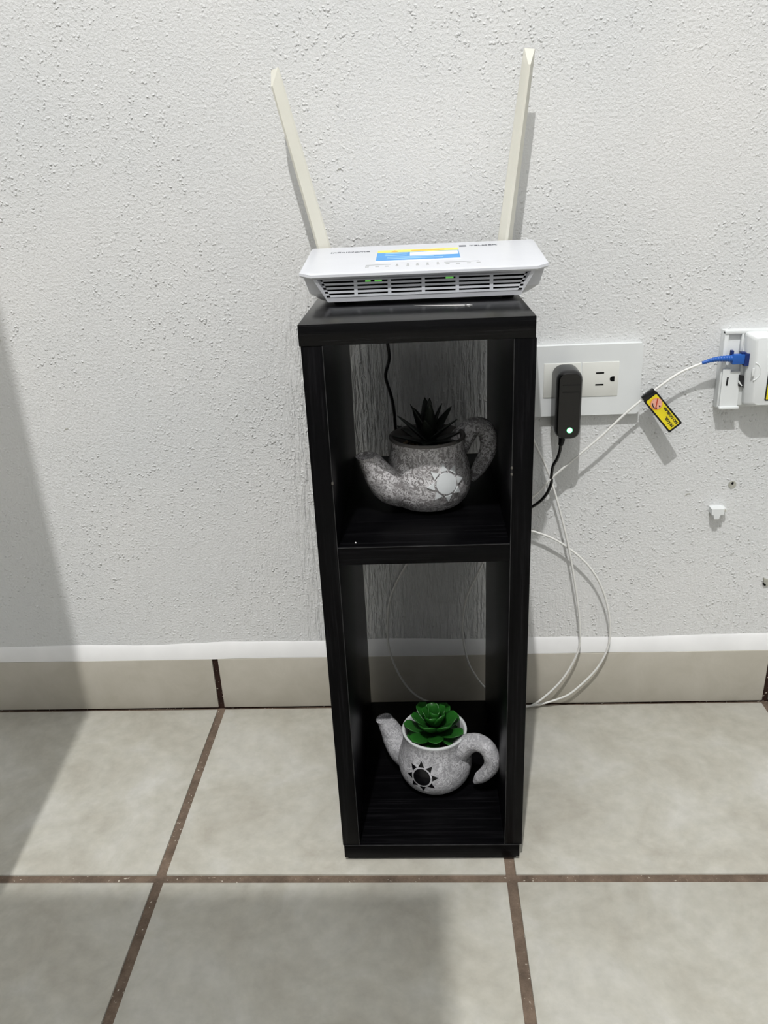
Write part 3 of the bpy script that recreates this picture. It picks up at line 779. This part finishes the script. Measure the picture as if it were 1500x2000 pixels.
text('number_mark', '1', .0125, 'ink', fp, frame((X(.5861), -.0142, Z(.4090)), (1, 0, -.05), (0, 0, 1)), bold=.0003)
bm = bmesh.new(); wprism(bm, [(X(.5972), Z(.4164)), (X(.6046), Z(.4144)), (X(.6040), Z(.4010)), (X(.6025), Z(.4030)), (X(.5978), Z(.4044))], -.0156, -.0140)
nb = obj('number_mark', bm, 'ink', fb)
bm = bmesh.new(); wprism(bm, [(X(.5971), Z(.4084)), (X(.5971), Z(.4112)), (X(.6016), Z(.4048)), (X(.6006), Z(.4044))], -.0159, -.0150)
obj('number_gap', bm, 'plate', nb)
obj('inner_edge', B(X(.5990), X(.6050), -.0120, -.008, Z(.3830), Z(.4560), .0004), 'plate', fb, 30)
# domed cover with sloping edges
bm = bmesh.new()
rs = []
for (y, ins) in ((-.008, 0), (-.0165, .0004), (-.0185, .0012), (-.0238, .0068), (-.0248, .0085)):
    rs.append(ring(bm, [(x, y, z) for x, z in [(px + max(0.0, (Z(.4602) - pz)) * .075 * (1 if px < X(.64) else 0), pz) for px, pz in rrect(X(.5985) + ins, X(.692) - ins, Z(.3832) + ins * .35, Z(.4602) - ins * .6, .004, 4)]]))
loft(bm, rs)
cv = obj('cover', bm, 'plate', fb, 30)
bm = bmesh.new()
c0 = (X(.6068), Z(.4213))
arc = [(c0[0] + .0074 * math.cos(a), -.0246, c0[1] + .0092 * math.sin(a)) for a in [-1.35 + 2.7 * k / 18 for k in range(19)]]
tube(bm, arc, .0007, 8, 1, True, False); obj('thumb_ridge', bm, 'plate', cv, 60)
obj('thumb_bar', B(c0[0] - .0012, c0[0] + .0014, -.0256, -.024, c0[1] - .0048, c0[1] + .0040, .0006), 'plate', cv, 30)
obj('cover_slit', B(X(.620), X(.690), -.0170, -.0150, Z(.4598), Z(.4604)), 'plug', cv)
sk = obj('warning_sticker', (lambda b: (wprism(b, rrect(X(.6222), X(.684), Z(.3905), Z(.4420), .0012, 3), -.0252, -.0240), b)[1])(bmesh.new()), 'black', cv)
obj('sticker_face', B(X(.6236), X(.682), -.0254, -.0245, Z(.3920), Z(.4140)), 'yellow', sk)
obj('sticker_face', B(X(.6236), X(.682), -.0254, -.0245, Z(.4140), Z(.4250)), 'orange', sk)

# small white cable clip left on the wall
cc = thing('cable_clip', 'small empty white cable clip nailed to the wall below the terminal box', 'clip', (0.596, 0, 0.2600))
bm = bmesh.new(); wprism(bm, [(-.0075, .0032), (.0060, .0036), (.0062, -.0038), (.0022, -.0040), (.0012, -.0088), (-.0040, -.0088), (-.0050, -.0038), (-.0072, -.0036)], -.0110, .0005)
obj('clip_body', bm, 'plate', cc)
bm = bmesh.new(); wprism(bm, circle(.0076, .0006, .0026, 14), -.0085, .0005); nh = obj('nail_boss', bm, 'plate', cc, 40)
bm = bmesh.new(); wprism(bm, circle(.0076, .0006, .0014, 12), -.0091, -.0080); obj('nail_head', bm, 'steel', nh, 40)
